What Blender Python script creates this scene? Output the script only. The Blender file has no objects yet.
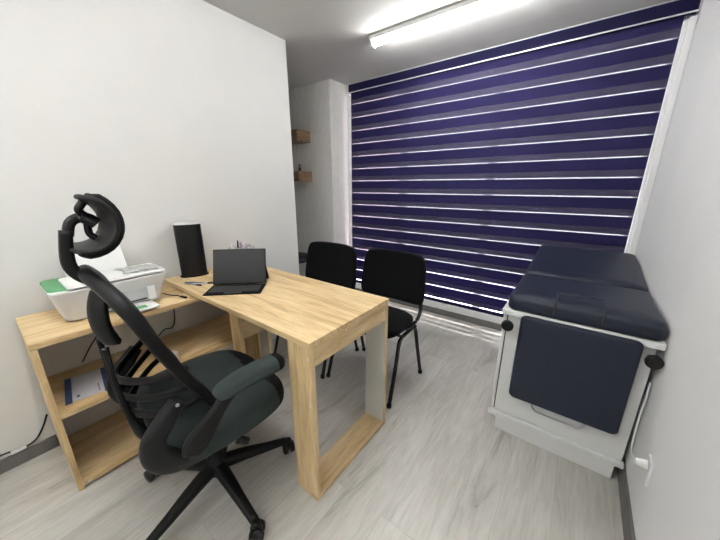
import bpy, bmesh, math, random
from mathutils import Vector, Matrix
random.seed(4)
S = bpy.context.scene
COL = S.collection
R = math.radians
# ------------------------------------------------------------------ camera
cd = bpy.data.cameras.new('camera'); cam = bpy.data.objects.new('camera', cd); COL.objects.link(cam)
cam.location = (0, 0, 1.32)
cam.rotation_euler = (R(90 - 16.05), 0, R(36.85))
cd.sensor_width = 36; cd.lens = 291.34 / 720 * 36; cd.clip_start = 0.02
S.camera = cam
# ------------------------------------------------------------------ world, exposure
W = bpy.data.worlds.new('world'); S.world = W; W.use_nodes = True
bg = W.node_tree.nodes['Background']; bg.inputs[0].default_value = (.93, .96, 1, 1); bg.inputs[1].default_value = 2.6
S.view_settings.view_transform = 'Standard'; S.view_settings.look = 'None'
S.view_settings.gamma = 1; S.view_settings.use_curve_mapping = False
S.view_settings.exposure = 0.42
TUBE_E = 72.0
sl = bpy.data.lights.new('sun', 'SUN'); sl.energy = 150; sl.angle = R(1.2); sl.color = (1, .97, .95)
sun = bpy.data.objects.new('sun', sl); COL.objects.link(sun)
sun.location = (-1.5, 6, 6)
sun.rotation_euler = Vector((-.25, .66, 1.0)).to_track_quat('Z', 'Y').to_euler()


# ------------------------------------------------------------------ materials
def pm(name, col, rough=.5, metal=0, var=.0, scale=20, bump=0, bscale=200, spec=.5, emit=None, es=0, coat=0):
    m = bpy.data.materials.new(name); m.use_nodes = True
    nt = m.node_tree; b = nt.nodes['Principled BSDF']
    b.inputs['Roughness'].default_value = rough; b.inputs['Metallic'].default_value = metal
    b.inputs['Specular IOR Level'].default_value = spec
    b.inputs['Coat Weight'].default_value = coat
    b.inputs['Base Color'].default_value = (*col, 1)
    tc = nt.nodes.new('ShaderNodeTexCoord')
    if var:
        n = nt.nodes.new('ShaderNodeTexNoise'); n.inputs['Scale'].default_value = scale; n.inputs['Detail'].default_value = 4
        nt.links.new(tc.outputs['Object'], n.inputs['Vector'])
        r = nt.nodes.new('ShaderNodeValToRGB')
        r.color_ramp.elements[0].position = .3; r.color_ramp.elements[1].position = .7
        r.color_ramp.elements[0].color = (*[c * (1 - var) for c in col], 1)
        r.color_ramp.elements[1].color = (*[min(1, c * (1 + var)) for c in col], 1)
        nt.links.new(n.outputs['Fac'], r.inputs[0]); nt.links.new(r.outputs[0], b.inputs['Base Color'])
    if bump:
        n2 = nt.nodes.new('ShaderNodeTexNoise'); n2.inputs['Scale'].default_value = bscale; n2.inputs['Detail'].default_value = 3
        nt.links.new(tc.outputs['Object'], n2.inputs['Vector'])
        bp = nt.nodes.new('ShaderNodeBump'); bp.inputs['Strength'].default_value = bump; bp.inputs['Distance'].default_value = .004
        nt.links.new(n2.outputs['Fac'], bp.inputs['Height']); nt.links.new(bp.outputs[0], b.inputs['Normal'])
    if emit:
        b.inputs['Emission Color'].default_value = (*emit, 1); b.inputs['Emission Strength'].default_value = es
    return m


def wood(name, c1, c2, c3, axis='X', rough=.45, scale=1.0):
    """oak laminate with the grain running along axis (object space)"""
    m = bpy.data.materials.new(name); m.use_nodes = True
    nt = m.node_tree; b = nt.nodes['Principled BSDF']; L = nt.links.new
    tc = nt.nodes.new('ShaderNodeTexCoord'); mp = nt.nodes.new('ShaderNodeMapping')
    s = {'X': (1.3, 14, 14), 'Y': (14, 1.3, 14), 'Z': (14, 14, 1.3)}[axis]
    mp.inputs['Scale'].default_value = [v * scale for v in s]
    L(tc.outputs['Object'], mp.inputs['Vector'])
    n1 = nt.nodes.new('ShaderNodeTexNoise'); n1.inputs['Scale'].default_value = 1.3; n1.inputs['Detail'].default_value = 6
    n1.inputs['Roughness'].default_value = .62; n1.inputs['Distortion'].default_value = .8
    n2 = nt.nodes.new('ShaderNodeTexNoise'); n2.inputs['Scale'].default_value = 7; n2.inputs['Detail'].default_value = 3
    L(mp.outputs[0], n1.inputs['Vector']); L(mp.outputs[0], n2.inputs['Vector'])
    r = nt.nodes.new('ShaderNodeValToRGB'); e = r.color_ramp.elements
    e[0].position = .34; e[0].color = (*c3, 1); e[1].position = .66; e[1].color = (*c1, 1)
    k = e.new(.47); k.color = (*c2, 1)
    L(n1.outputs['Fac'], r.inputs[0])
    mx = nt.nodes.new('ShaderNodeMix'); mx.data_type = 'RGBA'; mx.blend_type = 'MULTIPLY'
    mx.inputs[0].default_value = .35
    r2 = nt.nodes.new('ShaderNodeValToRGB'); r2.color_ramp.elements[0].position = .35; r2.color_ramp.elements[0].color = (.6, .52, .42, 1)
    r2.color_ramp.elements[1].position = .55
    L(n2.outputs['Fac'], r2.inputs[0]); L(r.outputs[0], mx.inputs[6]); L(r2.outputs[0], mx.inputs[7])
    L(mx.outputs[2], b.inputs['Base Color'])
    b.inputs['Roughness'].default_value = rough
    bp = nt.nodes.new('ShaderNodeBump'); bp.inputs['Strength'].default_value = .12; bp.inputs['Distance'].default_value = .002
    L(n2.outputs['Fac'], bp.inputs['Height']); L(bp.outputs[0], b.inputs['Normal'])
    return m


def floor_mat():
    m = bpy.data.materials.new('floor_vinyl_planks'); m.use_nodes = True
    nt = m.node_tree; b = nt.nodes['Principled BSDF']; L = nt.links.new
    tc = nt.nodes.new('ShaderNodeTexCoord')
    mp = nt.nodes.new('ShaderNodeMapping'); mp.inputs['Rotation'].default_value = (0, 0, R(90)); mp.inputs['Location'].default_value = (.3, .08, 0)
    L(tc.outputs['Object'], mp.inputs['Vector'])
    br = nt.nodes.new('ShaderNodeTexBrick'); br.offset = .37; br.inputs['Scale'].default_value = 1
    br.inputs['Mortar Size'].default_value = .0016; br.inputs['Mortar Smooth'].default_value = .3
    br.inputs['Brick Width'].default_value = 1.25; br.inputs['Row Height'].default_value = .19
    br.inputs['Color1'].default_value = (.0, .0, .0, 1); br.inputs['Color2'].default_value = (1, 1, 1, 1)
    br.inputs['Mortar'].default_value = (.5, .5, .5, 1)
    L(mp.outputs[0], br.inputs['Vector'])
    # grain, shifted on each plank
    sc = nt.nodes.new('ShaderNodeVectorMath'); sc.operation = 'MULTIPLY'; sc.inputs[1].default_value = (7.5, 1.3, 1)
    L(tc.outputs['Object'], sc.inputs[0])
    sh = nt.nodes.new('ShaderNodeVectorMath'); sh.operation = 'MULTIPLY_ADD'
    sh.inputs[1].default_value = (17, 9, 5); L(br.outputs['Color'], sh.inputs[0]); L(sc.outputs[0], sh.inputs[2])
    n1 = nt.nodes.new('ShaderNodeTexNoise'); n1.inputs['Scale'].default_value = 1.2; n1.inputs['Detail'].default_value = 7
    n1.inputs['Roughness'].default_value = .72; n1.inputs['Distortion'].default_value = .5
    L(sh.outputs[0], n1.inputs['Vector'])
    r = nt.nodes.new('ShaderNodeValToRGB'); e = r.color_ramp.elements
    e[0].position = .25; e[0].color = (.22, .205, .18, 1); e[1].position = .60; e[1].color = (.56, .545, .505, 1)
    k = e.new(.42); k.color = (.475, .46, .42, 1)
    L(n1.outputs['Fac'], r.inputs[0])
    pv = nt.nodes.new('ShaderNodeMapRange'); pv.inputs[3].default_value = .93; pv.inputs[4].default_value = 1.06
    L(br.outputs['Color'], pv.inputs[0])
    mx = nt.nodes.new('ShaderNodeMix'); mx.data_type = 'RGBA'; mx.blend_type = 'MULTIPLY'; mx.inputs[0].default_value = 1
    L(r.outputs[0], mx.inputs[6]); L(pv.outputs[0], mx.inputs[7])
    s3 = nt.nodes.new('ShaderNodeVectorMath'); s3.operation = 'MULTIPLY'; s3.inputs[1].default_value = (60, 5, 1); L(tc.outputs['Object'], s3.inputs[0])
    n3 = nt.nodes.new('ShaderNodeTexNoise'); n3.inputs['Scale'].default_value = 1.4; n3.inputs['Detail'].default_value = 5; n3.inputs['Distortion'].default_value = .4
    L(s3.outputs[0], n3.inputs['Vector'])
    r3 = nt.nodes.new('ShaderNodeMapRange'); r3.inputs[1].default_value = .3; r3.inputs[2].default_value = .6; r3.inputs[3].default_value = .74; r3.inputs[4].default_value = 1.03
    L(n3.outputs['Fac'], r3.inputs[0])
    m3 = nt.nodes.new('ShaderNodeMix'); m3.data_type = 'RGBA'; m3.blend_type = 'MULTIPLY'; m3.inputs[0].default_value = .5
    L(mx.outputs[2], m3.inputs[6]); L(r3.outputs[0], m3.inputs[7]); mx = m3
    mo = nt.nodes.new('ShaderNodeMix'); mo.data_type = 'RGBA'; mo.inputs[7].default_value = (.30, .29, .27, 1)
    mf = nt.nodes.new('ShaderNodeMath'); mf.operation = 'MULTIPLY'; mf.inputs[1].default_value = .35
    L(br.outputs['Fac'], mf.inputs[0]); L(mf.outputs[0], mo.inputs[0]); L(mx.outputs[2], mo.inputs[6])
    L(mo.outputs[2], b.inputs['Base Color'])
    b.inputs['Roughness'].default_value = .33
    bp = nt.nodes.new('ShaderNodeBump'); bp.inputs['Strength'].default_value = .15; bp.inputs['Distance'].default_value = .002
    L(n1.outputs['Fac'], bp.inputs['Height']); L(bp.outputs[0], b.inputs['Normal'])
    return m


def wall_mat(name, col, stripes=False):
    m = pm(name, col, .75, var=.015, scale=3, bump=.12, bscale=90, spec=.3)
    if stripes:
        nt = m.node_tree; b = nt.nodes['Principled BSDF']; tc = nt.nodes.new('ShaderNodeTexCoord')
        mp = nt.nodes.new('ShaderNodeMapping'); mp.inputs['Scale'].default_value = (60, 60, 14)
        n = nt.nodes.new('ShaderNodeTexNoise'); n.inputs['Scale'].default_value = 1; n.inputs['Detail'].default_value = 2
        r = nt.nodes.new('ShaderNodeValToRGB'); r.color_ramp.elements[0].color = (*[c * .94 for c in col], 1); r.color_ramp.elements[1].color = (*[min(1, c * 1.03) for c in col], 1)
        r.color_ramp.elements[0].position = .35; r.color_ramp.elements[1].position = .65
        nt.links.new(tc.outputs['Object'], mp.inputs[0]); nt.links.new(mp.outputs[0], n.inputs['Vector'])
        nt.links.new(n.outputs['Fac'], r.inputs[0]); nt.links.new(r.outputs[0], b.inputs['Base Color'])
        bp = nt.nodes.new('ShaderNodeBump'); bp.inputs['Strength'].default_value = .3; bp.inputs['Distance'].default_value = .004
        nt.links.new(n.outputs['Fac'], bp.inputs['Height']); nt.links.new(bp.outputs[0], b.inputs['Normal'])
    return m


def fabric_mat(name, col, rough=.9, wscale=500, bump=.5, var=.12):
    m = pm(name, col, rough, var=var, scale=260, bump=bump, bscale=wscale, spec=.12)
    m.node_tree.nodes['Principled BSDF'].inputs['Sheen Weight'].default_value = .03
    return m


def blind_mat(name, col, tcol, tw, rough=.8, trans=0):
    m = bpy.data.materials.new(name); m.use_nodes = True
    nt = m.node_tree; L = nt.links.new; out = nt.nodes['Material Output']; b = nt.nodes['Principled BSDF']
    b.inputs['Base Color'].default_value = (*col, 1); b.inputs['Roughness'].default_value = rough
    b.inputs['Specular IOR Level'].default_value = .3
    tc = nt.nodes.new('ShaderNodeTexCoord'); n = nt.nodes.new('ShaderNodeTexNoise'); n.inputs['Scale'].default_value = 400
    L(tc.outputs['Object'], n.inputs['Vector'])
    bp = nt.nodes.new('ShaderNodeBump'); bp.inputs['Strength'].default_value = .3; bp.inputs['Distance'].default_value = .001
    L(n.outputs['Fac'], bp.inputs['Height']); L(bp.outputs[0], b.inputs['Normal'])
    t = nt.nodes.new('ShaderNodeBsdfTranslucent'); t.inputs[0].default_value = (*tcol, 1)
    mx = nt.nodes.new('ShaderNodeMixShader'); mx.inputs[0].default_value = tw
    L(b.outputs[0], mx.inputs[1]); L(t.outputs[0], mx.inputs[2])
    last = mx
    if trans:
        tr = nt.nodes.new('ShaderNodeBsdfTransparent'); m2 = nt.nodes.new('ShaderNodeMixShader'); m2.inputs[0].default_value = trans
        L(mx.outputs[0], m2.inputs[1]); L(tr.outputs[0], m2.inputs[2]); last = m2
    L(last.outputs[0], out.inputs[0])
    return m


def glass_mat(name, col=(1, 1, 1)):
    m = bpy.data.materials.new(name); m.use_nodes = True
    nt = m.node_tree; L = nt.links.new; out = nt.nodes['Material Output']
    nt.nodes.remove(nt.nodes['Principled BSDF'])
    tr = nt.nodes.new('ShaderNodeBsdfTransparent'); tr.inputs[0].default_value = (*col, 1)
    g = nt.nodes.new('ShaderNodeBsdfGlossy'); g.inputs['Roughness'].default_value = .02
    mx = nt.nodes.new('ShaderNodeMixShader'); mx.inputs[0].default_value = .07
    L(tr.outputs[0], mx.inputs[1]); L(g.outputs[0], mx.inputs[2]); L(mx.outputs[0], out.inputs[0])
    return m


OAK1, OAK2, OAK3 = (.78, .61, .355), (.69, .505, .27), (.52, .35, .165)
M = dict(
    oakx=wood('oak_grain_x', OAK1, OAK2, OAK3, 'X'), oaky=wood('oak_grain_y', OAK1, OAK2, OAK3, 'Y'), oakz=wood('oak_grain_z', OAK1, OAK2, OAK3, 'Z'),
    brown=wood('dark_oak', (.33, .22, .13), (.25, .155, .085), (.15, .09, .05), 'X'),
    floor=floor_mat(),
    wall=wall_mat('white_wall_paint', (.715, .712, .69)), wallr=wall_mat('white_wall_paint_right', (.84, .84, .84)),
    alcove=wall_mat('textured_wallcovering', (.78, .77, .73), True),
    ceil=wall_mat('ceiling_plaster', (.66, .655, .63)),
    base=pm('grey_skirting', (.13, .125, .12), .45, var=.2, scale=8),
    whitepvc=pm('white_pvc', (.83, .83, .83), .35),
    navy=blind_mat('navy_blind_fabric', (.012, .0095, .060), (.04, .018, .20), .15),
    sheer=blind_mat('sheer_blind_fabric', (.23, .21, .33), (.4, .4, .45), .4, trans=.72),
    cass=pm('navy_cassette_fabric', (.007, .0065, .034), .7, spec=.15, bump=.2, bscale=400),
    silver=pm('silver_trim', (.75, .75, .76), .3, .6),
    glass=glass_mat('clear_glass'), glassp=glass_mat('glass_with_rose_light', (1, .90, .97)),  # left pane's tint stands in for pinkish light from outdoors
    offwhite=pm('offwhite_laminate', (.66, .66, .61), .45),
    steel=pm('screw_metal', (.75, .74, .7), .3, .8),
    black=pm('black_plastic', (.0045, .0045, .005), .42, spec=.2, var=.1, scale=60, bump=.15, bscale=700),
    dgrey=pm('dark_grey_plastic', (.009, .009, .0095), .48, spec=.22, var=.1, scale=60, bump=.2, bscale=700),
    gblack=pm('glossy_black', (.005, .005, .006), .3, spec=.3),
    mesh=fabric_mat('black_mesh_fabric', (.010, .010, .0105), .85, 900, .7),
    seat=fabric_mat('grey_green_seat_fabric', (.038, .050, .049), .92, 600, .9),
    seatb=fabric_mat('black_seat_band', (.005, .005, .005), .9, 600, .7),
    blackfab=fabric_mat('black_chair_fabric', (.0028, .0031, .0036), .95, 700, .5),
    enamel=pm('black_enamel_tube', (.006, .006, .006), .22),
    white=pm('white_plastic', (.80, .80, .79), .4),
    white2=pm('white_plastic_light_grey', (.45, .46, .46), .45),
    green=pm('green_plastic', (.10, .33, .14), .5, var=.04, scale=30),
    slot=pm('dark_slot', (.02, .02, .02), .6),
    paper=pm('white_paper', (.82, .82, .80), .7),
    film=pm('grey_wrapping_film', (.42, .43, .42), .2, var=.25, scale=40, bump=.8, bscale=60),
    cab=pm('white_cabinet_enamel', (.74, .75, .74), .35),
    vinyl=pm('navy_vinyl', (.0085, .0125, .028), .38, spec=.38, var=.06, scale=12, bump=.25, bscale=900),
    vinyld=pm('navy_vinyl_seam', (.006, .008, .018), .5),
    chrome=pm('chrome', (.6, .6, .6), .18, 1),
    screen=pm('tablet_screen', (.014, .0145, .016), .38, spec=.28),
    keys=pm('keycaps', (.035, .035, .037), .6), kbd=pm('keyboard_cover', (.004, .004, .0045), .8, spec=.15, bump=.3, bscale=900),
    blue=pm('blue_print', (.03, .06, .16), .5), doc=pm('printed_sheet', (.70, .71, .78), .35, var=.05, scale=40),
    grey=pm('grey_metal', (.32, .32, .31), .35, .5), purple=pm('mauve_plastic', (.35, .25, .38), .5), clear=pm('frosted_clear', (.62, .63, .66), .25),
    tube=pm('lit_tube', (1, 1, 1), .5, emit=(1, .995, .985), es=TUBE_E),
    tan=pm('tan_tape', (.55, .35, .2), .6),
)


# ------------------------------------------------------------------ mesh helpers
def link(name, bm, mats, parent=None, smooth=False, bevel=0, sub=0, auto=True, seg=2):
    me = bpy.data.meshes.new(name); bmesh.ops.recalc_face_normals(bm, faces=bm.faces); bm.to_mesh(me); bm.free()
    for mm in (mats if isinstance(mats, (list, tuple)) else [mats]): me.materials.append(mm)
    o = bpy.data.objects.new(name, me); COL.objects.link(o)
    if parent: o.parent = parent
    if bevel:
        b = o.modifiers.new('bevel', 'BEVEL'); b.width = bevel; b.segments = seg; b.limit_method = 'ANGLE'; b.angle_limit = R(40)
    if sub:
        s = o.modifiers.new('sub', 'SUBSURF'); s.levels = sub; s.render_levels = sub
    if smooth:
        for p in me.polygons: p.use_smooth = True
    return o


def box(bm, x0, x1, y0, y1, z0, z1, mi=0, mat=None):
    vs = [bm.verts.new((x, y, z)) for z in (z0, z1) for (x, y) in ((x0, y0), (x1, y0), (x1, y1), (x0, y1))]
    if mat is not None:
        for v in vs: v.co = mat @ v.co
    for f in ((3, 2, 1, 0), (4, 5, 6, 7), (0, 1, 5, 4), (1, 2, 6, 5), (2, 3, 7, 6), (3, 0, 4, 7)):
        bm.faces.new([vs[i] for i in f]).material_index = mi
    return vs


def B(*a, mat=None):
    bm = bmesh.new(); box(bm, *a, mat=mat); return bm


def smoothpath(pts, n=6):
    """Catmull-Rom through tuples of any length"""
    out = []; P = [tuple(p) for p in pts]
    for i in range(len(P) - 1):
        p0 = P[max(i - 1, 0)]; p1 = P[i]; p2 = P[i + 1]; p3 = P[min(i + 2, len(P) - 1)]
        for k in range(n):
            t = k / n
            out.append(tuple(.5 * ((2 * b) + (-a + c) * t + (2 * a - 5 * b + 4 * c - d) * t * t + (-a + 3 * b - 3 * c + d) * t ** 3) for a, b, c, d in zip(p0, p1, p2, p3)))
    out.append(P[-1]); return out


def rrect(w, h, k=4, r=.45):
    """rounded rectangle section points"""
    rr = min(w, h) * r; pts = []
    for cx, cy, a0 in ((w / 2 - rr, h / 2 - rr, 0), (-w / 2 + rr, h / 2 - rr, 90), (-w / 2 + rr, -h / 2 + rr, 180), (w / 2 - rr, -h / 2 + rr, 270)):
        for i in range(k + 1):
            a = R(a0 + 90 * i / k); pts.append((cx + rr * math.cos(a), cy + rr * math.sin(a)))
    return pts


def sweep(bm, pts, up=(0, 0, 1), k=3, r=.45, closed=False, mi=0):
    """pts: (x,y,z,w,h): w across (side), h along the up vector"""
    up = Vector(up); N = len(pts); rings = []
    for i, p in enumerate(pts):
        P = Vector(p[:3])
        a = Vector(pts[(i - 1) % N if closed else max(i - 1, 0)][:3]); b = Vector(pts[(i + 1) % N if closed else min(i + 1, N - 1)][:3])
        t = (b - a).normalized(); s = t.cross(up)
        if s.length < 1e-4: s = t.cross(Vector((1, 0, 0)))
        s.normalize(); u = s.cross(t).normalized()
        rings.append([bm.verts.new(P + s * x + u * y) for x, y in rrect(p[3], p[4], k, r)])
    n = len(rings[0])
    for i in range(N if closed else N - 1):
        A = rings[i]; C = rings[(i + 1) % N]
        for j in range(n): bm.faces.new((A[j], A[(j + 1) % n], C[(j + 1) % n], C[j])).material_index = mi
    if not closed:
        bm.faces.new(rings[0]).material_index = mi; bm.faces.new(rings[-1][::-1]).material_index = mi
    return bm


def tube(bm, pts, r, up=(0.013, .021, 1), closed=False, n=6, smooth=True):
    P = smoothpath(pts, n) if smooth else pts
    return sweep(bm, [(*p[:3], 2 * r, 2 * r) for p in P], up, 2, .5, closed)


def lathe(bm, prof, c=(0, 0, 0), n=24, mat=None):
    rings = []
    for r, z in prof:
        rg = []
        for i in range(n):
            a = 2 * math.pi * i / n; v = Vector((r * math.cos(a), r * math.sin(a), z))
            if mat is not None: v = mat @ v
            rg.append(bm.verts.new(v + Vector(c)))
        rings.append(rg)
    for A, C in zip(rings, rings[1:]):
        for j in range(n): bm.faces.new((A[j], A[(j + 1) % n], C[(j + 1) % n], C[j]))
    bm.faces.new(rings[0][::-1]); bm.faces.new(rings[-1]); return bm


def loft(bm, rings, cap=True):
    """rings: lists of equal numbers of points"""
    V = [[bm.verts.new(p) for p in r] for r in rings]; n = len(V[0])
    for A, C in zip(V, V[1:]):
        for j in range(n): bm.faces.new((A[j], A[(j + 1) % n], C[(j + 1) % n], C[j]))
    if cap: bm.faces.new(V[0][::-1]); bm.faces.new(V[-1])
    return bm


def rect_ring(x0, x1, y0, y1, z, r=.02, k=4):
    return [((x0 + x1) / 2 + a, (y0 + y1) / 2 + b, z) for a, b in rrect(x1 - x0, y1 - y0, k, r / min(x1 - x0, y1 - y0))]


def cushion(bm, x0, x1, y0, y1, z0, z1, r=.03, e=.02, dome=.006):
    g = []
    for z, ins in ((z0, e * .6), (z0 + e * .4, e * .15), (z0 + e, 0), (z1 - e, 0), (z1 - e * .4, e * .2), (z1 - e * .1, e * .6), (z1 + dome * .4, e * 1.4), (z1 + dome, e * 3.2)):
        g.append(rect_ring(x0 + ins, x1 - ins, y0 + ins, y1 - ins, z, max(r - ins * .5, .008), 5))
    return loft(bm, g)


def grid_surf(bm, f, nu, nv, th=.004):
    """thin shell from f(u,v)->(x,y,z), thickness th along the normal"""
    P = [[Vector(f(i / nu, j / nv)) for j in range(nv + 1)] for i in range(nu + 1)]
    top = []; bot = []
    for i in range(nu + 1):
        a = []; b = []
        for j in range(nv + 1):
            du = P[min(i + 1, nu)][j] - P[max(i - 1, 0)][j]; dv = P[i][min(j + 1, nv)] - P[i][max(j - 1, 0)]
            n = du.cross(dv); n = n.normalized() if n.length > 1e-9 else Vector((0, 0, 1))
            a.append(bm.verts.new(P[i][j] + n * th / 2)); b.append(bm.verts.new(P[i][j] - n * th / 2))
        top.append(a); bot.append(b)
    for i in range(nu):
        for j in range(nv):
            bm.faces.new((top[i][j], top[i + 1][j], top[i + 1][j + 1], top[i][j + 1]))
            bm.faces.new((bot[i][j + 1], bot[i + 1][j + 1], bot[i + 1][j], bot[i][j]))
    for i in range(nu):
        bm.faces.new((top[i][0], bot[i][0], bot[i + 1][0], top[i + 1][0])); bm.faces.new((top[i + 1][nv], bot[i + 1][nv], bot[i][nv], top[i][nv]))
    for j in range(nv):
        bm.faces.new((top[0][j + 1], bot[0][j + 1], bot[0][j], top[0][j])); bm.faces.new((top[nu][j], bot[nu][j], bot[nu][j + 1], top[nu][j + 1]))
    return bm


def tag(o, label, cat, group=None):
    o['label'] = label; o['category'] = cat
    if group: o['group'] = group
    return o


def thing(name, loc, label, cat, rz=0, group=None):
    o = bpy.data.objects.new(name, None); COL.objects.link(o); o.location = loc; o.rotation_euler = (0, 0, rz); o.empty_display_size = .1
    return tag(o, label, cat, group)


def struct(name, bm, m, parent=None, **k):
    o = link(name, bm, m, parent, **k)
    if parent is None: o['kind'] = 'structure'
    return o


# ------------------------------------------------------------------ room shell
XL, XR, YW, ZC, YB = -2.02, .355, 2.86, 2.385, -1.7
struct('floor', B(-3.42, XR + .12, YB - .12, 3.05, -.1, 0), M['floor'])
struct('ceiling', B(-3.42, XR + .12, YB - .12, 3.05, ZC, ZC + .1), M['ceil'])
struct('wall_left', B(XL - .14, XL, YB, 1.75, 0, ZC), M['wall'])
struct('wall_right', B(XR, XR + .12, YB, 3.05, 0, ZC), M['wallr'])
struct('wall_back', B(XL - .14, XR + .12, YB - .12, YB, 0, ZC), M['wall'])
struct('wall_alcove_far', B(-3.42, -2.305, 2.555, 3.05, 0, ZC), M['alcove'])
struct('wall_alcove_side', B(-3.42, -3.3, 1.63, 2.555, 0, ZC), M['wall'])
struct('wall_alcove_near', B(-3.3, XL - .14, 1.63, 1.75, 0, ZC), M['wall'])
# window wall: kerb under the glazing
struct('wall_window', B(-2.305, XR, YW, 3.05, 0, .075), M['wall'])
struct('baseboard_window', B(-2.305, XR, 2.80, YW, 0, .062), M['base'], bevel=.003)
struct('baseboard_left', B(XL, XL + .014, YB, .028, 0, .068), M['base'], bevel=.003)
struct('baseboard_right', B(XR - .014, XR, YB, 2.79, 0, .085), M['base'], bevel=.003)
struct('trim_window_sill', B(-2.305, XR, 2.805, YW, .0625, .13), M['whitepvc'], bevel=.004)
# glazing: frame, mullions, panes
bm = bmesh.new()
for x0, x1 in ((-2.30, -2.235), (-1.62, -1.555), (-.74, -.675), (.275, .353)): box(bm, x0, x1, 2.875, 2.93, .08, ZC - .002)
for z0, z1 in ((.08, .15), (2.3, ZC - .002)): box(bm, -2.235, .275, 2.876, 2.929, z0, z1)
wf = struct('window_1', bm, M['whitepvc'])
link('pane', B(-2.235, -1.62, 2.90, 2.906, .15, 2.3), M['glassp'], wf)
link('pane', B(-1.555, -.74, 2.90, 2.906, .15, 2.3), M['glass'], wf)
link('pane', B(-.675, .275, 2.90, 2.906, .15, 2.3), M['glass'], wf)
# unseen slab added outside to keep the sun off the upper glazing
struct('added_shade_slab', B(-4.2, 1.6, 3.06, 4.12, 2.5, 2.62), M['wallr'])
# white guide strips at both sides of the blind
struct('trim_window_left', B(-2.30, -2.243, 2.845, 2.873, .131, ZC - .003), M['whitepvc'], bevel=.003)
bm = B(.318, .353, 2.80, 2.873, .131, ZC - .11); box(bm, .300, .3175, 2.83, 2.873, .131, ZC - .11)
struct('trim_window_right', bm, M['whitepvc'], bevel=.004)

# ------------------------------------------------------------------ zebra blind
bl = thing('zebra_blind', (-.95, 2.83, .12), 'navy and grey striped double roller blind covering the whole window', 'blind')
def sub(o, root):
    o.parent = root; o.matrix_parent_inverse = Matrix.Translation(-root.location) if root.rotation_euler.z == 0 else root.matrix_basis.inverted(); return o
def P(name, bm, m, root, **k): return sub(link(name, bm, m, None, **k), root)
BX0, BX1 = -2.238, .296
P('cassette', B(-2.255, .345, 2.795, 2.855, 2.30, 2.378), M['cass'], bl, bevel=.003)
bm = B(-2.257, .347, 2.790, 2.7945, 2.291, 2.2995)
box(bm, -2.257, .347, 2.790, 2.7945, 2.372, 2.38); box(bm, .3455, .352, 2.79, 2.853, 2.291, 2.38)
P('cassette_trim', bm, M['silver'], bl)
P('cassette_end_cap', B(-2.268, -2.2575, 2.79, 2.853, 2.28, 2.382), M['whitepvc'], bl, bevel=.003)
per, z0l = .1341, 2.184
fo, fs, bo = bmesh.new(), bmesh.new(), bmesh.new()
YF, YK = 2.822, 2.8242
for n in range(-1, 16):
    zl = z0l - n * per                       # centre of the light gap
    zt, zb = zl - .0041, max(zl - .0041 - .079, .155)
    zt = min(zt, 2.31)
    if zt > zb + .003: box(fo, BX0, BX1, YF, YF + .0006, zb, zt)
    # sheer of front layer from this opaque top up to the opaque above
    z1, z2 = zl - .0041, min(zl + per - .0041 - .079, 2.31)
    if z1 < 2.31: box(fs, BX0, BX1, YF, YF + .0008, z1, z2)
    # back layer: opaque behind the sheer, sheer elsewhere
    k1, k2 = zl + .0041, min(zl + .0041 + .079, 2.31)
    if k1 < 2.31: box(bo, BX0, BX1, YK, YK + .0006, k1, k2)
    s1, s2 = zl + .0041 - (per - .079), zl + .0041
    if s1 > .15: box(fs, BX0, BX1, YK, YK + .0008, s1, s2)
P('navy_bands', fo, M['navy'], bl)
P('navy_bands_behind', bo, M['navy'], bl)
P('sheer_bands', fs, M['sheer'], bl)
P('bottom_rail', B(BX0, BX1, 2.812, 2.84, .133, .155), M['cass'], bl, bevel=.003)

# ------------------------------------------------------------------ ceiling light
def batten(x0, y0, ln, label, ang=0):
    t = thing('tube_light', (x0 + ln / 2, y0, ZC), label, 'ceiling light')
    P('housing', B(x0, x0 + ln, y0 - .040, y0 + .040, ZC - .028, ZC - .0005), M['white'], t, bevel=.004)
    bm = bmesh.new(); sweep(bm, [(x0 + .02, y0, ZC - .045, .036, .032), (x0 + ln - .02, y0, ZC - .045, .036, .032)], k=5, r=.5)
    P('lit_tube', bm, M['tube'], t, smooth=True)
    for xx in (x0 + .0, x0 + ln - .0199):
        P('end_cap', B(xx, xx + .0199, y0 - .024, y0 + .024, ZC - .066, ZC - .0005), M['white'], t, bevel=.003)
batten(-1.47, 2.11, 1.2, 'long white lit tube light on the ceiling in front of the window')
batten(-1.45, .15, 1.2, 'second tube light on the ceiling above the chair, added out of view to brighten the room')  # added lamp, out of view, brightens the room
batten(-1.45, -1.0, 1.2, 'third tube light on the ceiling near the back wall, added out of view for fill light')  # another added lamp behind the camera, for fill

# ------------------------------------------------------------------ alcove shelves and stool
for (z0, z1, lb) in ((1.80, 1.915, 'upper dark wooden wall shelf in the alcove'), (1.375, 1.485, 'lower dark wooden wall shelf in the alcove, holding a small dark bottle')):
    tag(link('wall_shelf', B(-3.298, -2.62, 2.35, 2.553, z0, z1), M['brown'], bevel=.003), lb, 'shelf', 'alcove wall shelves')
t = thing('small_bottle', (-2.70, 2.44, 1.486), 'tiny dark bottle standing on the lower wall shelf', 'bottle')
P('body', lathe(bmesh.new(), [(.014, 1.486), (.016, 1.49), (.016, 1.52), (.006, 1.532)], (-2.70, 2.44, 0), 12), M['gblack'], t, smooth=True)
P('cap', lathe(bmesh.new(), [(.007, 1.5325), (.007, 1.56), (.003, 1.565)], (-2.70, 2.44, 0), 12), M['black'], t, smooth=True)
t = thing('round_stool', (-2.66, 2.26, 0), 'black cushioned round stool half hidden behind the end of the left wall', 'stool')
P('seat', lathe(bmesh.new(), [(.15, .455), (.175, .465), (.182, .49), (.178, .515), (.155, .53), (.08, .534)], (-2.66, 2.26, 0), 32), M['vinyld'], t, smooth=True)
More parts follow.
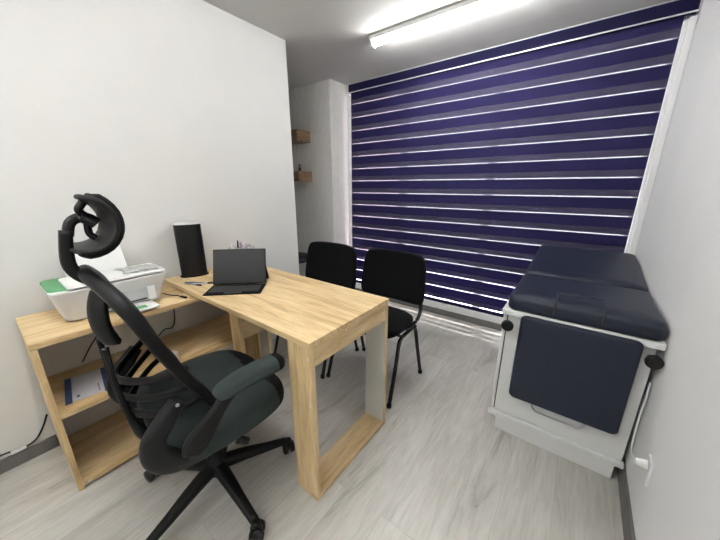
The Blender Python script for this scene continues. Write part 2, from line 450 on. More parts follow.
P('column', lathe(bmesh.new(), [(.03, .09), (.028, .3), (.02, .302), (.02, .43), (.08, .435), (.08, .454)], (-2.66, 2.26, 0), 16), M['chrome'], t, smooth=True)
for k in range(5):
    a = R(72 * k + 20); bm = bmesh.new()
    sweep(bm, [(-2.66 + .02 * math.cos(a), 2.26 + .02 * math.sin(a), .085, .045, .03), (-2.66 + .24 * math.cos(a), 2.26 + .24 * math.sin(a), .06, .03, .022)])
    P('foot', bm, M['grey'], t, bevel=.002)
    P('caster', lathe(bmesh.new(), [(.012, .0), (.023, .008), (.023, .036), (.012, .048)], (-2.66 + .235 * math.cos(a), 2.26 + .235 * math.sin(a), 0), 12), M['black'], t, smooth=True)

# ------------------------------------------------------------------ desk
ZD = .772
dk = thing('desk', (-1.35, .91, 0), 'oak desk with a thick top and a rectangular loop frame leg', 'desk')
P('desktop', B(-1.99, -.71, .64, 1.195, ZD - .025, ZD), M['oakx'], dk, bevel=.0015)
P('leg', B(-.836, -.712, .642, .666, .0245, ZD - .0255), M['oakz'], dk, bevel=.001)
fl = P('leg', B(-.836, -.712, 1.168, 1.192, .0245, ZD - .0255), [M['oakz'], M['offwhite']], dk, bevel=.001)
fl['label'] = 'far leg board with a white inner face'
for p in fl.data.polygons:
    if p.normal.y < -.9: p.material_index = 1
P('foot_board', B(-.836, -.712, .642, 1.192, 0.0, .024), M['oaky'], dk, bevel=.001)
P('apron', B(-.734, -.7125, .6665, 1.1675, .662, ZD - .0255), M['oaky'], dk, bevel=.001)
P('leg', B(-1.595, -1.492, .815, .835, .0245, ZD - .0255), M['oakz'], dk, bevel=.001)
P('apron', B(-1.512, -1.492, .8355, 1.0, .44, ZD - .0255), M['oaky'], dk, bevel=.001)
fl = P('leg', B(-1.595, -1.492, 1.0005, 1.02, .0245, ZD - .0255), [M['oakz'], M['offwhite']], dk, bevel=.001)
fl['label'] = 'leg board with a white inner face'
for p in fl.data.polygons:
    if p.normal.y < -.9: p.material_index = 1
P('foot_board', B(-1.595, -1.492, .815, 1.02, 0, .024), M['oaky'], dk, bevel=.001)
def screw(c, n, root, r=.006):
    q = Vector(n).to_track_quat('Z', 'Y').to_matrix().to_4x4()
    P('screw', lathe(bmesh.new(), [(r, .0002), (r, .0012), (r * .5, .002)], c, 10, mat=q), M['steel'], root)
for c, n in (((-.7125, .85, .738), (1, 0, 0)), ((-.724, .642, .70), (0, -1, 0)), ((-.724, .642, .49), (0, -1, 0)), ((-.7125, 1.14, .71), (1, 0, 0)), ((-1.54, .815, .53), (0, -1, 0))):
    screw(c, n, dk, .005)

# ------------------------------------------------------------------ printer shelf
sh = thing('low_shelf_unit', (-1.8, .5, 0), 'low oak shelf unit with three open levels along the left wall', 'shelf unit')
def hb(n, x1, z0, z1, y1=1.0, y0=.05): P(n, B(-2.003, x1, y0, y1, z0, z1), M['oaky'], sh, bevel=.001)
P('top_board', B(-2.003, -1.598, .03, .812, .713, .738), M['oaky'], sh, bevel=.001)
P('middle_board', B(-2.003, -1.600, .0505, 1.02, .378, .402), M['oaky'], sh, bevel=.001)
P('bottom_board', B(-2.003, -1.600, .0505, 1.02, .0125, .036), M['oaky'], sh, bevel=.001)
P('end_panel', B(-2.003, -1.597, .03, .05, 0, .7125), M['oakz'], sh, bevel=.001)
P('end_panel', B(-2.003, -1.640, 1.0205, 1.04, 0, .7125), M['oakz'], sh, bevel=.001)
P('plinth', B(-2.003, -1.62, .0505, 1.02, 0, .012), M['oaky'], sh)
screw((-1.6, .07, .024), (1, 0, 0), sh, .006)

# ------------------------------------------------------------------ printer
pr = thing('printer', (-1.81, .34, .7385), 'white printer with a green rim and an open paper tray, on the low shelf', 'printer')
zp = .7385
def ring(x0, x1, y0, y1, z, r=.03): return rect_ring(x0, x1, y0, y1, z, r, 5)
bm = bmesh.new()
loft(bm, [ring(-1.925, -1.735, .175, .515, zp, .03), ring(-1.932, -1.715, .160, .528, zp + .012, .03), ring(-1.94, -1.69, .145, .545, zp + .082, .03), ring(-1.945, -1.668, .128, .562, zp + .148, .028), ring(-1.945, -1.668, .128, .562, zp + .155, .028)])
body = P('body', bm, M['white'], pr, smooth=False)
bm = bmesh.new(); loft(bm, [ring(-1.943, -1.700, .130, .552, zp + .1555, .028), ring(-1.941, -1.703, .133, .549, zp + .162, .028)])
P('green_rim', bm, M['green'], pr)
bm = bmesh.new(); loft(bm, [ring(-1.885, -1.668, .185, .560, zp + .1625, .02), ring(-1.883, -1.671, .187, .557, zp + .172, .02)])
P('scanner_lid', bm, M['white'], pr, bevel=.002)
tr = Matrix.Translation((-1.905, .34, zp + .1635)) @ Matrix.Rotation(R(-22), 4, 'Y')
P('rear_paper_support', B(-.004, .004, -.12, .118, -.0, .135, mat=tr), M['white'], pr, bevel=.003)
# front recess and output tray (front face slopes, so the parts lie just proud of it)
P('front_recess', B(-1.712, -1.684, .265, .50, zp + .03, zp + .098, mat=None), M['white2'], pr, bevel=.002)
P('paper_slot', B(-1.70, -1.682, .275, .455, zp + .036, zp + .044), M['slot'], pr)
P('slot_column', B(-1.70, -1.676, .462, .496, zp + .030, zp + .097), M['white'], pr, bevel=.002)
bm = bmesh.new(); box(bm, -1.72, -1.585, .33, .475, zp + .012, zp + .022)
tb = P('output_tray', bm, M['white'], pr, bevel=.004)
P('tray_sticker', B(-1.64, -1.600, .36, .43, zp + .0222, zp + .023), M['green'], pr)
t = thing('wrapped_packet', (-1.76, .45, zp + .1725), 'crinkled grey plastic wrapped packet lying on the printer lid', 'packet')
def pk(u, v):
    x = -1.83 + .125 * u + .02 * (v - .5); y = .385 + .14 * v + .02 * math.sin(u * 3)
    return (x, y, zp + .1775 + .010 * math.sin(math.pi * u) * math.sin(math.pi * v) + .003 * math.sin(17 * u + 9 * v) * math.sin(13 * v))
P('film', grid_surf(bmesh.new(), pk, 14, 16, .003), M['film'], t, smooth=True)

# usb lead on the shelf, cords
def cord(name, pts, r, m, label, cat='cable'):
    bm = bmesh.new(); tube(bm, pts, r); o = link(name, bm, m, smooth=True); return tag(o, label, cat)
def owncord(root, pts, r):
    bm = bmesh.new(); tube(bm, pts, r); P('power_cord', bm, M['black'], root, smooth=True)
c = cord('plug_lead', [(-1.80, .565, .742), (-1.74, .58, .7425), (-1.70, .60, .742), (-1.668, .603, .7425)], .0032, M['black'], 'short black lead with a plug end lying on the low shelf by the desk')
bm = bmesh.new(); sweep(bm, [(-1.668, .603, .745, .014, .010), (-1.625, .612, .745, .014, .010)]); l = link('plug_end', bm, M['black'], c, bevel=.002)
owncord(pr, [(-2.012, .30, .712), (-2.010, .30, .62), (-2.0125, .285, .54), (-2.0125, .25, .49), (-2.0125, .2, .412)], .0032)
ex = cord('floor_cord', [(-2.014, .022, .20), (-2.0145, -.005, .14), (-2.0140, -.04, .092), (-2.0135, -.09, .078), (-2.0135, -.15, .092), (-2.0135, -.3, .082), (-2.0135, -.6, .075)], .004, M['black'], 'black cord with a white joint running above the skirting at the left edge')
bm = bmesh.new(); sweep(bm, [(-2.012, -.075, .079, .014, .016), (-2.008, -.125, .084, .02, .02)]); link('white_joint', bm, M['white'], ex, bevel=.003)

# ------------------------------------------------------------------ sheet on middle shelf, white roll
MZ = .4025
dc = thing('printed_card', (-1.77, .165, MZ), 'white printed card with dark blue ends on the middle shelf', 'card')
mt = Matrix.Translation((-1.765, .17, MZ)) @ Matrix.Rotation(R(-8), 4, 'Z')
P('sheet', B(-.115, .115, -.055, .055, .0, .004, mat=mt), M['doc'], dc)
P('blue_end', B(-.12, .12, -.078, -.0552, .0, .0045, mat=mt), M['blue'], dc)
P('blue_end', B(-.12, .12, .0552, .078, .0, .0045, mat=mt), M['blue'], dc)
P('printed_mark', B(.075, .092, -.040, -.030, .0042, .0048, mat=mt), M['blue'], dc)
P('printed_lines', B(.03, .10, .035, .040, .0042, .0048, mat=mt), M['purple'], dc)
t = thing('tape_roll', (-1.66, .50, MZ), 'small white roll on the middle shelf beside the chair back', 'roll')
P('roll', lathe(bmesh.new(), [(.014, 0), (.032, 0), (.034, .004), (.034, .04), (.031, .044), (.014, .044)], (-1.66, .50, MZ), 24), M['white'], t, smooth=False, bevel=.002)

# ------------------------------------------------------------------ tall black tower device
tw = thing('tower_speaker', (-1.93, .80, ZD), 'tall slim glossy black device with a silver rim, by the wall on the desk', 'speaker')
def trg(z, s=1, x0=-1.985, x1=-1.89):
    pts = []
    for i in range(13):
        a = R(-90 + 180 * i / 12); pts.append((x1 - .02 + .035 * math.cos(a) * s, .80 + .073 * math.sin(a) * s, z))
    pts += [(x0 + .005, .80 + .06 * s, z), (x0, .80 + .05 * s, z), (x0, .80 - .05 * s, z), (x0 + .005, .80 - .06 * s, z)]
    ca, sa = math.cos(R(-22)), math.sin(R(-22))
    return [(-1.93 + (x + 1.93) * ca - (y - .80) * sa, .80 + (x + 1.93) * sa + (y - .80) * ca, z) for x, y, z in pts]
P('body', loft(bmesh.new(), [trg(ZD + .012), trg(ZD + .325)]), M['gblack'], tw)
P('foot', loft(bmesh.new(), [trg(ZD, 1.1), trg(ZD + .0118, 1.08)]), M['black'], tw)
P('silver_top', loft(bmesh.new(), [trg(ZD + .3255, 1.01), trg(ZD + .333, .97)]), M['silver'], tw, bevel=.001)
bm = bmesh.new(); sweep(bm, [(-1.945, .7345, ZD + .02, .004, .006), (-1.945, .7345, ZD + .325, .004, .006)]); P('silver_edge', bm, M['silver'], tw)

cord('hanging_cable', [(-2.012, .675, .712), (-2.0125, .675, .60), (-2.0125, .665, .48), (-2.01, .64, .435), (-2.01, .60, .44), (-2.01, .56, .41)], .003, M['black'], 'black cable hanging against the wall behind the low shelf, at the desk end')

# ------------------------------------------------------------------ tablet with keyboard
lp = thing('tablet_computer', (-1.45, .80, ZD), 'black tablet computer propped on its kickstand with a folded out keyboard, on the desk', 'computer')
a = math.atan2(.957 - .754, -1.399 + 1.61)
lm = Matrix.Translation((-1.505, .856, ZD)) @ Matrix.Rotation(a, 4, 'Z')   # local x along hinge, -y towards the viewer
kp = B(-.146, .146, -.158, -.002, .0005, .006, mat=lm)
P('keyboard', kp, M['kbd'], lp, bevel=.002)
bm = bmesh.new()
for r_ in range(5):
    for c_ in range(13):
        x = -.130 + c_ * .0201; y = -.030 - r_ * .0195
        box(bm, x, x + .0165, y - .0155, y, .0061, .0078, mat=lm)
P('keys', bm, M['keys'], lp)
P('touchpad', B(-.045, .045, -.152, -.129, .0061, .0068, mat=lm), M['gblack'], lp)
sm = lm @ Matrix.Translation((0, .0, .0072)) @ Matrix.Rotation(R(-20), 4, 'X')
P('tablet', B(-.147, .147, .0, .009, .0, .204, mat=sm), M['black'], lp, bevel=.004)
P('screen', B(-.142, .142, -.0008, -.0001, .008, .197, mat=sm), M['screen'], lp)
ks = lm @ Matrix.Translation((0, .042, .104)) @ Matrix.Rotation(R(31), 4, 'X')
P('kickstand', B(-.146, .146, .0, .004, -.118, .0, mat=ks), M['black'], lp, bevel=.001)

# ------------------------------------------------------------------ wire organiser behind the tablet
og = thing('wire_organiser', (-1.78, 1.05, ZD), 'small wire organiser of clips and pens behind the tablet', 'organiser')
bm = bmesh.new(); ox, oy = -1.78, 1.055
om = Matrix.Translation((ox, oy, ZD)) @ Matrix.Rotation(a, 4, 'Z')
def wire(pts, r=.0014, cl=False): tube(bm, [tuple(om @ Vector(p)) for p in pts], r, closed=cl, smooth=False)
for z in (.002, .06, .11, .155): wire([(-.075, -.04, z), (.075, -.04, z), (.075, .04, z), (-.075, .04, z)], cl=True)
for i in range(7):
    x = -.075 + .025 * i
    for y in (-.04, .04): wire([(x, y, .002), (x, y, .157)])
for y in (-.02, 0, .02):
    for x in (-.075, .075): wire([(x, y, .002), (x, y, .157)])
P('wire_frame', bm, M['grey'], og)
def rod(p, q, r, m, nm, label):
    bm = bmesh.new(); tube(bm, [tuple(om @ Vector(p)), tuple(om @ Vector(q))], r, smooth=False); return tag(link(nm, bm, m), label, 'pen', 'pens in the wire organiser')
rod((-.03, -.01, .004), (-.022, .01, .20), .005, M['black'], 'pen', 'black pen standing in the wire organiser')
rod((-.005, .0, .004), (.0, -.015, .190), .006, M['purple'], 'pen', 'mauve pen standing in the wire organiser')
rod((-.045, -.02, .004), (-.062, -.012, .192), .0035, M['white'], 'pen', 'thin white pen leaning left out of the wire organiser')
for i, (x, z) in enumerate(((-.012, .198), (.012, .186), (-.032, .18), (.03, .172))):
    pass
cl = bmesh.new()
for i in range(46):
    x = random.uniform(-.05, .055); y = random.uniform(-.01, .034); z = random.uniform(.14, .19) - abs(x) * .35
    mm = om @ Matrix.Translation((x, y, z)) @ Matrix.Rotation(random.uniform(0, 6), 4, Vector((random.random(), random.random(), .4)))
    box(cl, -.009, .009, -.0015, .0015, -.003, .003, mi=i % 3, mat=mm)
o = link('binder_clips', cl, [M['purple'], M['clear'], M['grey']]); o['kind'] = 'stuff'; tag(o, 'tangle of small mauve and clear clips heaped in the wire organiser', 'clips')

# pens lying on the desk
for (x, y, an, m, lb) in ((-1.745, .715, 35, 'blue', 'blue pen lying by the foot of the black tower'), (-1.725, .693, 22, 'grey', 'grey pen lying nearest the desk edge by the tower'), (-1.70, .735, 48, 'clear', 'clear pen lying between the tower and the keyboard')):
    pt = thing('ballpoint_pen', (x, y, ZD), lb, 'pen', group='pens lying on the desk')
    d = Vector((math.cos(R(an)), math.sin(R(an)), 0)); c0 = Vector((x, y, ZD + .0052))
    bm = bmesh.new(); tube(bm, [tuple(c0 - d * .055), tuple(c0 + d * .03)], .0045, smooth=False); P('barrel', bm, M[m], pt, smooth=True)
    bm = bmesh.new(); tube(bm, [tuple(c0 + d * .0305), tuple(c0 + d * .06)], .005, smooth=False); P('cap', bm, M['black'], pt, smooth=True)

# ------------------------------------------------------------------ office chair (local: +x forward, +y left)
PH = R(86)
oc = thing('office_chair', (-1.13, .43, 0), 'black mesh office chair with a grey green padded seat and tall headrest', 'office chair', rz=PH)
for k in range(5):
    a0 = R(-4 + 72 * k) - PH; ca, sa = math.cos(a0), math.sin(a0)
    bm = bmesh.new(); pts = [(.02, .118, .060, .062), (.12, .108, .052, .052), (.22, .090, .042, .036), (.315, .076, .034, .026)]
    sweep(bm, smoothpath([(r_ * ca, r_ * sa, z, w, h) for r_, z, w, h in pts], 4), k=3, r=.4)
    lg = link('base_leg', bm, M['black'], oc, smooth=True)
    cx, cy = .325 * ca, .325 * sa; sw = a0 + R(50 + 37 * k); 
    q = Matrix.Translation((cx, cy, .029)) @ Matrix.Rotation(sw, 4, 'Z') @ Matrix.Rotation(R(90), 4, 'X')
    bm = bmesh.new()
    for s in (-1, 1):
        lathe(bm, [(.012, s * .006), (.0285, s * .007), (.029, s * .014), (.028, s * .026), (.012, s * .030)], (0, 0, 0), 18, mat=q)
    box(bm, -.012, .02, -.006, .032, -.005, .005, mat=q)
    lathe(bm, [(.011, .03), (.012, .062), (.017, .065), (.017, .078), (.01, .082)], (cx, cy, 0), 14)
    link('caster', bm, M['gblack'], lg, smooth=True)
link('gas_column', lathe(bmesh.new(), [(.03, .075), (.042, .085), (.042, .15), (.03, .155), (.028, .24), (.018, .242), (.018, .365)], (0, 0, 0), 20), M['black'], oc, smooth=True)
bm = bmesh.new(); sweep(bm, smoothpath([(-.15, 0, .395, .10, .04), (-.05, 0, .385, .18, .05), (.08, 0, .388, .20, .05), (.17, 0, .40, .14, .03)], 4), k=3)
link('tilt_mechanism', bm, M['black'], oc, smooth=True)
bm = bmesh.new(); tube(bm, [(.02, -.08, .385), (.03, -.17, .375), (.035, -.20, .365)], .006); sweep(bm, [(.025, -.195, .368, .02, .035), (.06, -.215, .345, .018, .03)])
link('tilt_lever', bm, M['gblack'], oc, smooth=True)
# seat cushion
def seat_rings():
    g = []
    for z, ins, dr in smoothpath([(.425, .05, 0), (.434, .012, 0), (.460, .0, 0), (.502, .003, 0), (.522, .018, 0), (.534, .05, 0), (.539, .10, 0), (.540, .17, 0)], 4):
        pts = []
        for i in range(120):
            t_ = 2 * math.pi * i / 120; c_, s_ = math.cos(t_), math.sin(t_)
            ex_ = .52; x = (abs(c_) ** ex_) * (1 if c_ > 0 else -1); y = (abs(s_) ** ex_) * (1 if s_ > 0 else -1)
            X = .035 + (.240 - ins) * x; Y = (.276 - ins - .02 * max(0, x)) * y
            pts.append((X, Y, z - .018 * max(0, x) ** 4 + .012 * max(0, -x) ** 3))
        g.append(pts)
    return g
bm = bmesh.new(); loft(bm, seat_rings())
for f in bm.faces:
    c_ = f.calc_center_median()
    f.material_index = 1 if (c_.x > .195 and c_.z > .44) else 0
bmesh.ops.remove_doubles(bm, verts=bm.verts, dist=1e-5)
st = link('seat', bm, [M['seat'], M['seatb']], oc, smooth=True)
bm = bmesh.new(); g = []
for z, ins in ((.400, .12), (.408, .04), (.4245, .03)):
    g.append([(p[0] * 1 - (0), p[1], z) for p in [(.03 + (.23 - ins) * math.copysign(abs(math.cos(t_)) ** .6, math.cos(t_)), (.25 - ins) * math.copysign(abs(math.sin(t_)) ** .6, math.sin(t_))) for t_ in [2 * math.pi * i / 36 for i in range(36)]]])
loft(bm, g); link('seat_pan', bm, M['black'], oc, smooth=True)
# back frame: one closed loop
half = [(-.015, .17, .515, .036, .028), (-.050, .190, .615, .042, .032), (-.104, .200, .72, .046, .036), (-.162, .200, .855, .050, .038), (-.196, .192, .955, .052, .042), (-.214, .170, 1.000, .050, .044), (-.232, .118, 1.035, .044, .042), (-.254, .04, 1.068, .044, .040)]
bm = bmesh.new(); H1 = [(x, -y, z, w, h) for x, y, z, w, h in half]
loop = H1 + [(x, y, z, w, h) for x, y, z, w, h in reversed(half)]
path = smoothpath(loop + [(.01, .10, .50, .032, .028), (.01, -.10, .50, .032, .028), loop[0]], 5)[:-1]
sweep(bm, path, up=(1, 0, .35), k=3, r=.4, closed=True)
fr = link('back_frame', bm, M['black'], oc, smooth=True)
# mesh
def hw(z):  # half width and depth along the frame
    hs = sorted(half, key=lambda p: p[2])
    if z <= hs[0][2]: return hs[0][1], hs[0][0]
    for p, q in zip(hs, hs[1:]):
        if z <= q[2]:
            t_ = (z - p[2]) / (q[2] - p[2]); return p[1] + (q[1] - p[1]) * t_, p[0] + (q[0] - p[0]) * t_
    return hs[-1][1], hs[-1][0]
def meshf(u, v):
    z = .50 + .57 * v; w, x = hw(z); y = (2 * u - 1) * w
    return (x - .018 * (1 - (2 * u - 1) ** 2), y, z)
link('back_mesh', grid_surf(bmesh.new(), meshf, 14, 22, .003), M['mesh'], oc, smooth=True)
# rear lumbar pad, ribs, spine
def lum(u, v):
    z = .838 + .175 * v; y = (2 * u - 1) * (.030 + .015 * math.sin(math.pi * v))
    return (-.268 + .03 * (2 * u - 1) ** 2 + .02 * abs(2 * v - 1) ** 2, y, z)
bm = grid_surf(bmesh.new(), lum, 12, 10, .022)
link('lumbar_pad', bm, M['dgrey'], oc, smooth=True, bevel=.004)
for z, x in ((.71, -.252), (.645, -.25), (.58, -.245)):
    bm = bmesh.new()
    sweep(bm, smoothpath([(-.04 - (z - .55) * .35, -.195, z + .05, .012, .020), (-.12, -.175, z + .03, .012, .024), (-.20, -.10, z + .005, .012, .026), (x, 0, z, .012, .028), (-.20, .10, z + .005, .012, .026), (-.12, .175, z + .03, .012, .024), (-.04 - (z - .55) * .35, .195, z + .05, .012, .020)], 5), k=2)
    link('back_rib', bm, M['dgrey'], oc, smooth=True)
for s in (-1, 1):
    bm = bmesh.new()
    sweep(bm, smoothpath([(-.262, s * .04, .84, .02, .02), (-.262, s * .055, .77, .014, .014), (-.258, s * .055, .68, .014, .016), (-.242, s * .05, .55, .02, .024), (-.21, s * .04, .47, .032, .045), (-.13, s * .03, .420, .04, .04)], 5), up=(1, 0, 0), k=2)
    link('spine_strut', bm, M['dgrey'], oc, smooth=True)
# side brackets sweeping from the back frame to under the seat, arms
for s in (-1, 1):
    bm = bmesh.new()
    sweep(bm, smoothpath([(-.150, s * .235, .680, .04, .044), (-.188, s * .235, .635, .045, .056), (-.228, s * .232, .580, .045, .066), (-.224, s * .228, .515, .045, .076), (-.165, s * .215, .452, .05, .074), (-.05, s * .18, .400, .055, .055), (.05, s * .13, .400, .06, .035)], 6), up=(1, 0, .2), k=3, r=.35)
    jb = link('side_bracket', bm, M['dgrey'], oc, smooth=True)
    q = Matrix.Rotation(R(90), 4, 'X')
    link('bolt', lathe(bmesh.new(), [(.006, 0), (.006, .003), (.003, .005)], (-.155, s * .253 + (0 if s < 0 else .004), .68), 12, mat=q), M['grey'], jb, smooth=True)
    if s > 0: continue
    bm = bmesh.new()
    sweep(bm, smoothpath([(-.150, s * .275, .500, .026, .060), (-.125, s * .278, .535, .026, .080), (-.075, s * .28, .585, .024, .055), (-.025, s * .28, .635, .024, .045), (.04, s * .278, .665, .028, .03)], 5), up=(1, 0, -1), k=2, r=.35)
    ar = link('arm_bracket', bm, M['dgrey'], oc, smooth=True)
    bm = bmesh.new()
    L_ = [(-.050, .655, .045, .035), (-.030, .666, .070, .050), (.03, .674, .084, .058), (.10, .677, .086, .060), (.165, .676, .084, .058)]
    sweep(bm, smoothpath([(x, s * .278, z, w, h) for x, z, w, h in L_], 5), k=4, r=.5)
    link('arm_pad', bm, M['seat'], ar, smooth=True)
    bm = bmesh.new()
    sweep(bm, smoothpath([(.1645, s * .278, .676, .0845, .0585), (.187, s * .278, .675, .076, .053), (.198, s * .278, .674, .055, .038), (.204, s * .278, .674, .02, .016)], 3), k=4, r=.5)
    link('arm_tip', bm, M['seatb'], ar, smooth=True)
# headrest
bm = bmesh.new(); sweep(bm, smoothpath([(-.248, 0, 1.052, .05, .034), (-.270, 0, 1.070, .048, .034), (-.286, 0, 1.11, .044, .032), (-.274, 0, 1.20, .040, .028)], 5), up=(1, 0, 0), k=3, r=.35)
hs = link('headrest_post', bm, M['black'], oc, smooth=True)
bm = bmesh.new(); sweep(bm, smoothpath([(-.272, 0, 1.185, .03, .026), (-.262, 0, 1.218, .03, .026), (-.244, 0, 1.232, .03, .028), (-.222, 0, 1.229, .034, .034), (-.206, 0, 1.215, .05, .034)], 5), up=(1, 0, 0), k=3)
link('headrest_arm', bm, M['gblack'], hs, smooth=True)
bm = bmesh.new(); sweep(bm, smoothpath([(-.222, 0, 1.235, .022, .02), (-.236, 0, 1.254, .022, .02), (-.226, 0, 1.272, .022, .02), (-.215, 0, 1.288, .03, .018)], 5), up=(1, 0, 0), k=2)
sweep(bm, smoothpath([(-.225, 0, 1.215, .02, .018), (-.225, 0, 1.185, .022, .018), (-.205, 0, 1.165, .03, .018)], 5), up=(1, 0, 0), k=2)
link('headrest_yoke', bm, M['gblack'], hs, smooth=True)
def head(u, v):
    a_ = (2 * v - 1); y = (2 * u - 1)
    th_ = R(-17 + 87 * a_)
    z = 1.222 + .076 * math.sin(th_); x = -.262 + .072 * math.cos(th_) + .018 * y * y
    return (x, y * (.112 - .02 * abs(a_) ** 3), z)
bm = grid_surf(bmesh.new(), head, 16, 16, .013)
hd = link('headrest_shell', bm, M['dgrey'], oc, smooth=True, bevel=.005)
def head2(u, v):
    p = head(.06 + .88 * u, .08 + .84 * v); return (-.262 + (p[0] + .262) * 1.17, p[1], 1.222 + (p[2] - 1.222) * 1.17)
link('headrest_cushion', grid_surf(bmesh.new(), head2, 12, 12, .012), M['mesh'], oc, smooth=True)

# ------------------------------------------------------------------ visitor chairs
def visitor(x, y, rz, label):
    """local: front = -y; seat 0.46 high"""
    t = thing('visitor_chair', (x, y, 0), label, 'chair', rz, 'black visitor chairs behind the desk')
    bm = bmesh.new(); g = []
    for z, ins in ((.425, .035), (.430, .006), (.442, 0), (.462, .002), (.476, .018), (.482, .05)):
        g.append([(X, Y, z) for X, Y, _ in [((.235 - ins) * math.copysign(abs(math.cos(a_)) ** .55, math.cos(a_)), -.02 + (.205 - ins) * math.copysign(abs(math.sin(a_)) ** .55, math.sin(a_)), 0) for a_ in [2 * math.pi * i / 40 for i in range(40)]]])
    loft(bm, g); link('seat', bm, M['blackfab'], t, smooth=True)
    def bk(u, v):
        q = 2 * v - 1; pw = 1.06 - .05 * q - .10 * abs(q) ** 5; y_ = 2 * u - 1
        w = .24 * pw
        z = .532 + .348 * v - .014 * (y_ ** 4) * (1 if q > 0 else -1) * abs(q)
        return (y_ * w, .165 + .10 * (v * .30) + .028 - .028 * y_ * y_ * 1.17 + .02 * v, z)
    b_ = link('backrest', grid_surf(bmesh.new(), bk, 16, 12, .036), M['blackfab'], t, smooth=True, bevel=.012)
    for s in (-1, 1):
        # front leg running up and bending back below the seat
        bm = bmesh.new()
        sweep(bm, smoothpath([(s * .255, -.235, .012, .026, .016), (s * .25, -.16, .25, .026, .016), (s * .245, -.125, .37, .026, .016), (s * .243, -.095, .408, .026, .016), (s * .243, -.03, .418, .026, .016), (s * .243, .10, .418, .026, .016)], 5), up=(0, 1, .3), k=3, r=.5)
        link('leg', bm, M['enamel'], t, smooth=True)
        bm = bmesh.new()
        sweep(bm, smoothpath([(s * .255, .20, .012, .026, .016), (s * .25, .135, .25, .026, .016), (s * .245, .10, .39, .026, .016), (s * .243, .06, .425, .026, .016), (s * .243, .03, .430, .026, .016)], 5), up=(0, 1, .3), k=3, r=.5)
        link('leg', bm, M['enamel'], t, smooth=True)
        bm = bmesh.new()
        sweep(bm, smoothpath([(s * .242, -.02, .44, .026, .016), (s * .242, .09, .445, .026, .016), (s * .242, .155, .475, .026, .016), (s * .236, .185, .54, .026, .016), (s * .225, .195, .64, .026, .016)], 5), up=(0, 1, .3), k=3, r=.5)
        link('back_upright', bm, M['enamel'], t, smooth=True)
        for yy in (-.235, .20):
            link('foot_cap', lathe(bmesh.new(), [(.013, 0), (.016, .003), (.016, .02), (.012, .028)], (s * .255, yy, 0), 12), M['black'], t, smooth=True)
    bm = bmesh.new(); tube(bm, [(-.243, -.08, .416), (.243, -.08, .416)], .009, smooth=False); tube(bm, [(-.243, .08, .418), (.243, .08, .418)], .009, smooth=False)
    link('cross_tube', bm, M['enamel'], t, smooth=True)
    return t
visitor(-1.012, 1.545, 0, 'black fabric visitor chair nearer the window corner of the desk, seat and legs in view')
visitor(-1.555, 1.495, R(3), 'black fabric visitor chair nearer the left wall, mostly hidden by the desk')

# ------------------------------------------------------------------ exam table
et = thing('exam_table', (.06, 2.1, 0), 'white medical examination table with navy vinyl cushions', 'examination table')
X0, X1, Y0, Y1 = -.235, .335, 1.55, 2.66
P('cabinet', B(X0, X1, Y0 + .02, Y1, .085, .70), M['cab'], et, bevel=.003)
P('front_panel', B(X0 + .022, X1, Y0, Y0 + .0185, .11, .70), M['cab'], et, bevel=.002)
P('front_stile', B(X0, X0 + .0165, Y0, Y0 + .0185, .11, .70), M['cab'], et, bevel=.002)
P('panel_gap', B(X0 + .0168, X0 + .0217, Y0 + .006, Y0 + .0185, .115, .695), M['slot'], et)
P('bottom_lip', B(X0 - .006, X1 + .008, Y0 - .022, Y0 - .0005, .085, .112), M['cab'], et, bevel=.003)
P('plinth', B(X0 + .035, X1 - .02, Y0 - .012, Y1 - .03, 0, .0845), M['cab'], et, bevel=.003)
P('top_board', B(X0 - .004, .350, Y0 - .035, Y1, .7005, .729), M['cab'], et, bevel=.003)
bm = bmesh.new(); cushion(bm, -.222, .345, 1.515, 2.005, .7295, .808, .035, .022, .008)
fc = P('front_cushion', bm, M['vinyl'], et, smooth=True)
bm = bmesh.new()
cushion(bm, -.222, .345, 0, .70, 0, .075, .035, .02, .008)
bm.transform(Matrix.Translation((0, 2.010, .735)) @ Matrix.Rotation(R(5.5), 4, 'X'))
P('raised_backrest_cushion', bm, M['vinyl'], et, smooth=True)
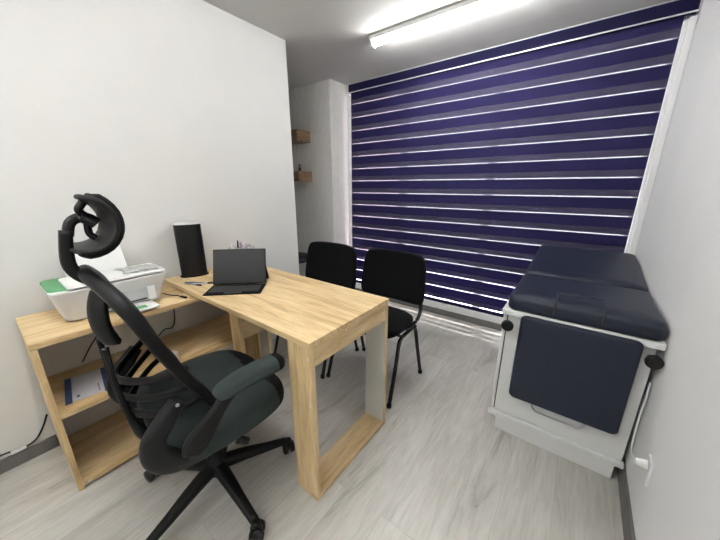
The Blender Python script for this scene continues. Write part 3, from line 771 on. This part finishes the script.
# inset piece seam (u shape) slightly proud of the cushion
bm = bmesh.new()
pz = .8165
tube(bm, [(-.028, 1.512, .754), (-.028, 1.511, .785), (-.028, 1.522, .806), (-.028, 1.56, .814), (-.028, 1.62, .8165), (-.028, 1.665, pz)], .004, up=(1, .1, 0), n=4)
tube(bm, [(.148, 1.512, .754), (.148, 1.511, .785), (.148, 1.522, .806), (.148, 1.56, .814), (.148, 1.62, .8165), (.148, 1.665, pz)], .004, up=(1, .1, 0), n=4)
tube(bm, [(-.028, 1.665, pz), (.148, 1.665, pz)], .004, smooth=False)
P('inset_seam', bm, M['vinyld'], et, smooth=True)
bm = bmesh.new(); g = []
for y, ins in ((1.519, .008), (1.516, .002), (1.507, 0), (1.499, .004), (1.496, .012), (1.495, .03)):
    g.append([(.0685 + q_[0], y, .491 + q_[1]) for q_ in rrect(.440 - 2 * ins, .462 - 2 * ins, 5, .055)])
loft(bm, g)
P('hanging_leg_pad', bm, M['vinyl'], et, smooth=False, bevel=.0)
P('pad_bracket', B(-.05, .19, 1.52, 1.5495, .60, .66), M['cab'], et)
bm = bmesh.new(); tube(bm, [(-.04, 1.535, .265), (-.042, 1.532, .235), (-.028, 1.530, .213), (0, 1.530, .207), (.135, 1.530, .207), (.163, 1.530, .213), (.177, 1.532, .24), (.175, 1.535, .275)], .0045, n=4)
P('pull_handle', bm, M['grey'], et, smooth=True)
for x, z in ((-.204, .650), (.3265, .652)):
    q = Matrix.Rotation(R(90), 4, 'X')
    P('knob', lathe(bmesh.new(), [(.010, -.004), (.024, 0), (.0285, .006), (.0285, .018), (.024, .024), (.008, .026)], (x, 1.513, z), 14, mat=q), M['gblack'], et, smooth=False, bevel=.002)
    P('knob_stem', lathe(bmesh.new(), [(.008, 0), (.008, .036)], (x - (.0 if x < 0 else .008), 1.5495, z), 12, mat=q), M['chrome'], et, smooth=True)

# socket, plug and white cord on the right wall
sk = thing('wall_socket', (XR - .01, 1.29, .28), 'white socket plate low on the right wall by the table', 'socket')
P('plate', B(XR - .011, XR - .0005, 1.255, 1.315, .275, .375), M['whitepvc'], sk, bevel=.003)
wp = thing('power_plug', (XR - .02, 1.28, .345), 'white plug in the socket with a looping white cord from the examination table', 'plug')
bm = bmesh.new(); sweep(bm, [(XR - .0115, 1.28, .350, .032, .032), (XR - .045, 1.283, .345, .022, .022)]); P('plug_body', bm, M['white'], wp, bevel=.004)
bm = bmesh.new(); tube(bm, [(.308, 1.284, .344), (.318, 1.33, .30), (.333, 1.39, .262), (.343, 1.46, .225), (.345, 1.52, .225), (.3435, 1.535, .30), (.343, 1.54, .38), (.346, 1.545, .46), (.347, 1.56, .53)], .0036)
P('cord', bm, M['white'], wp, smooth=True)
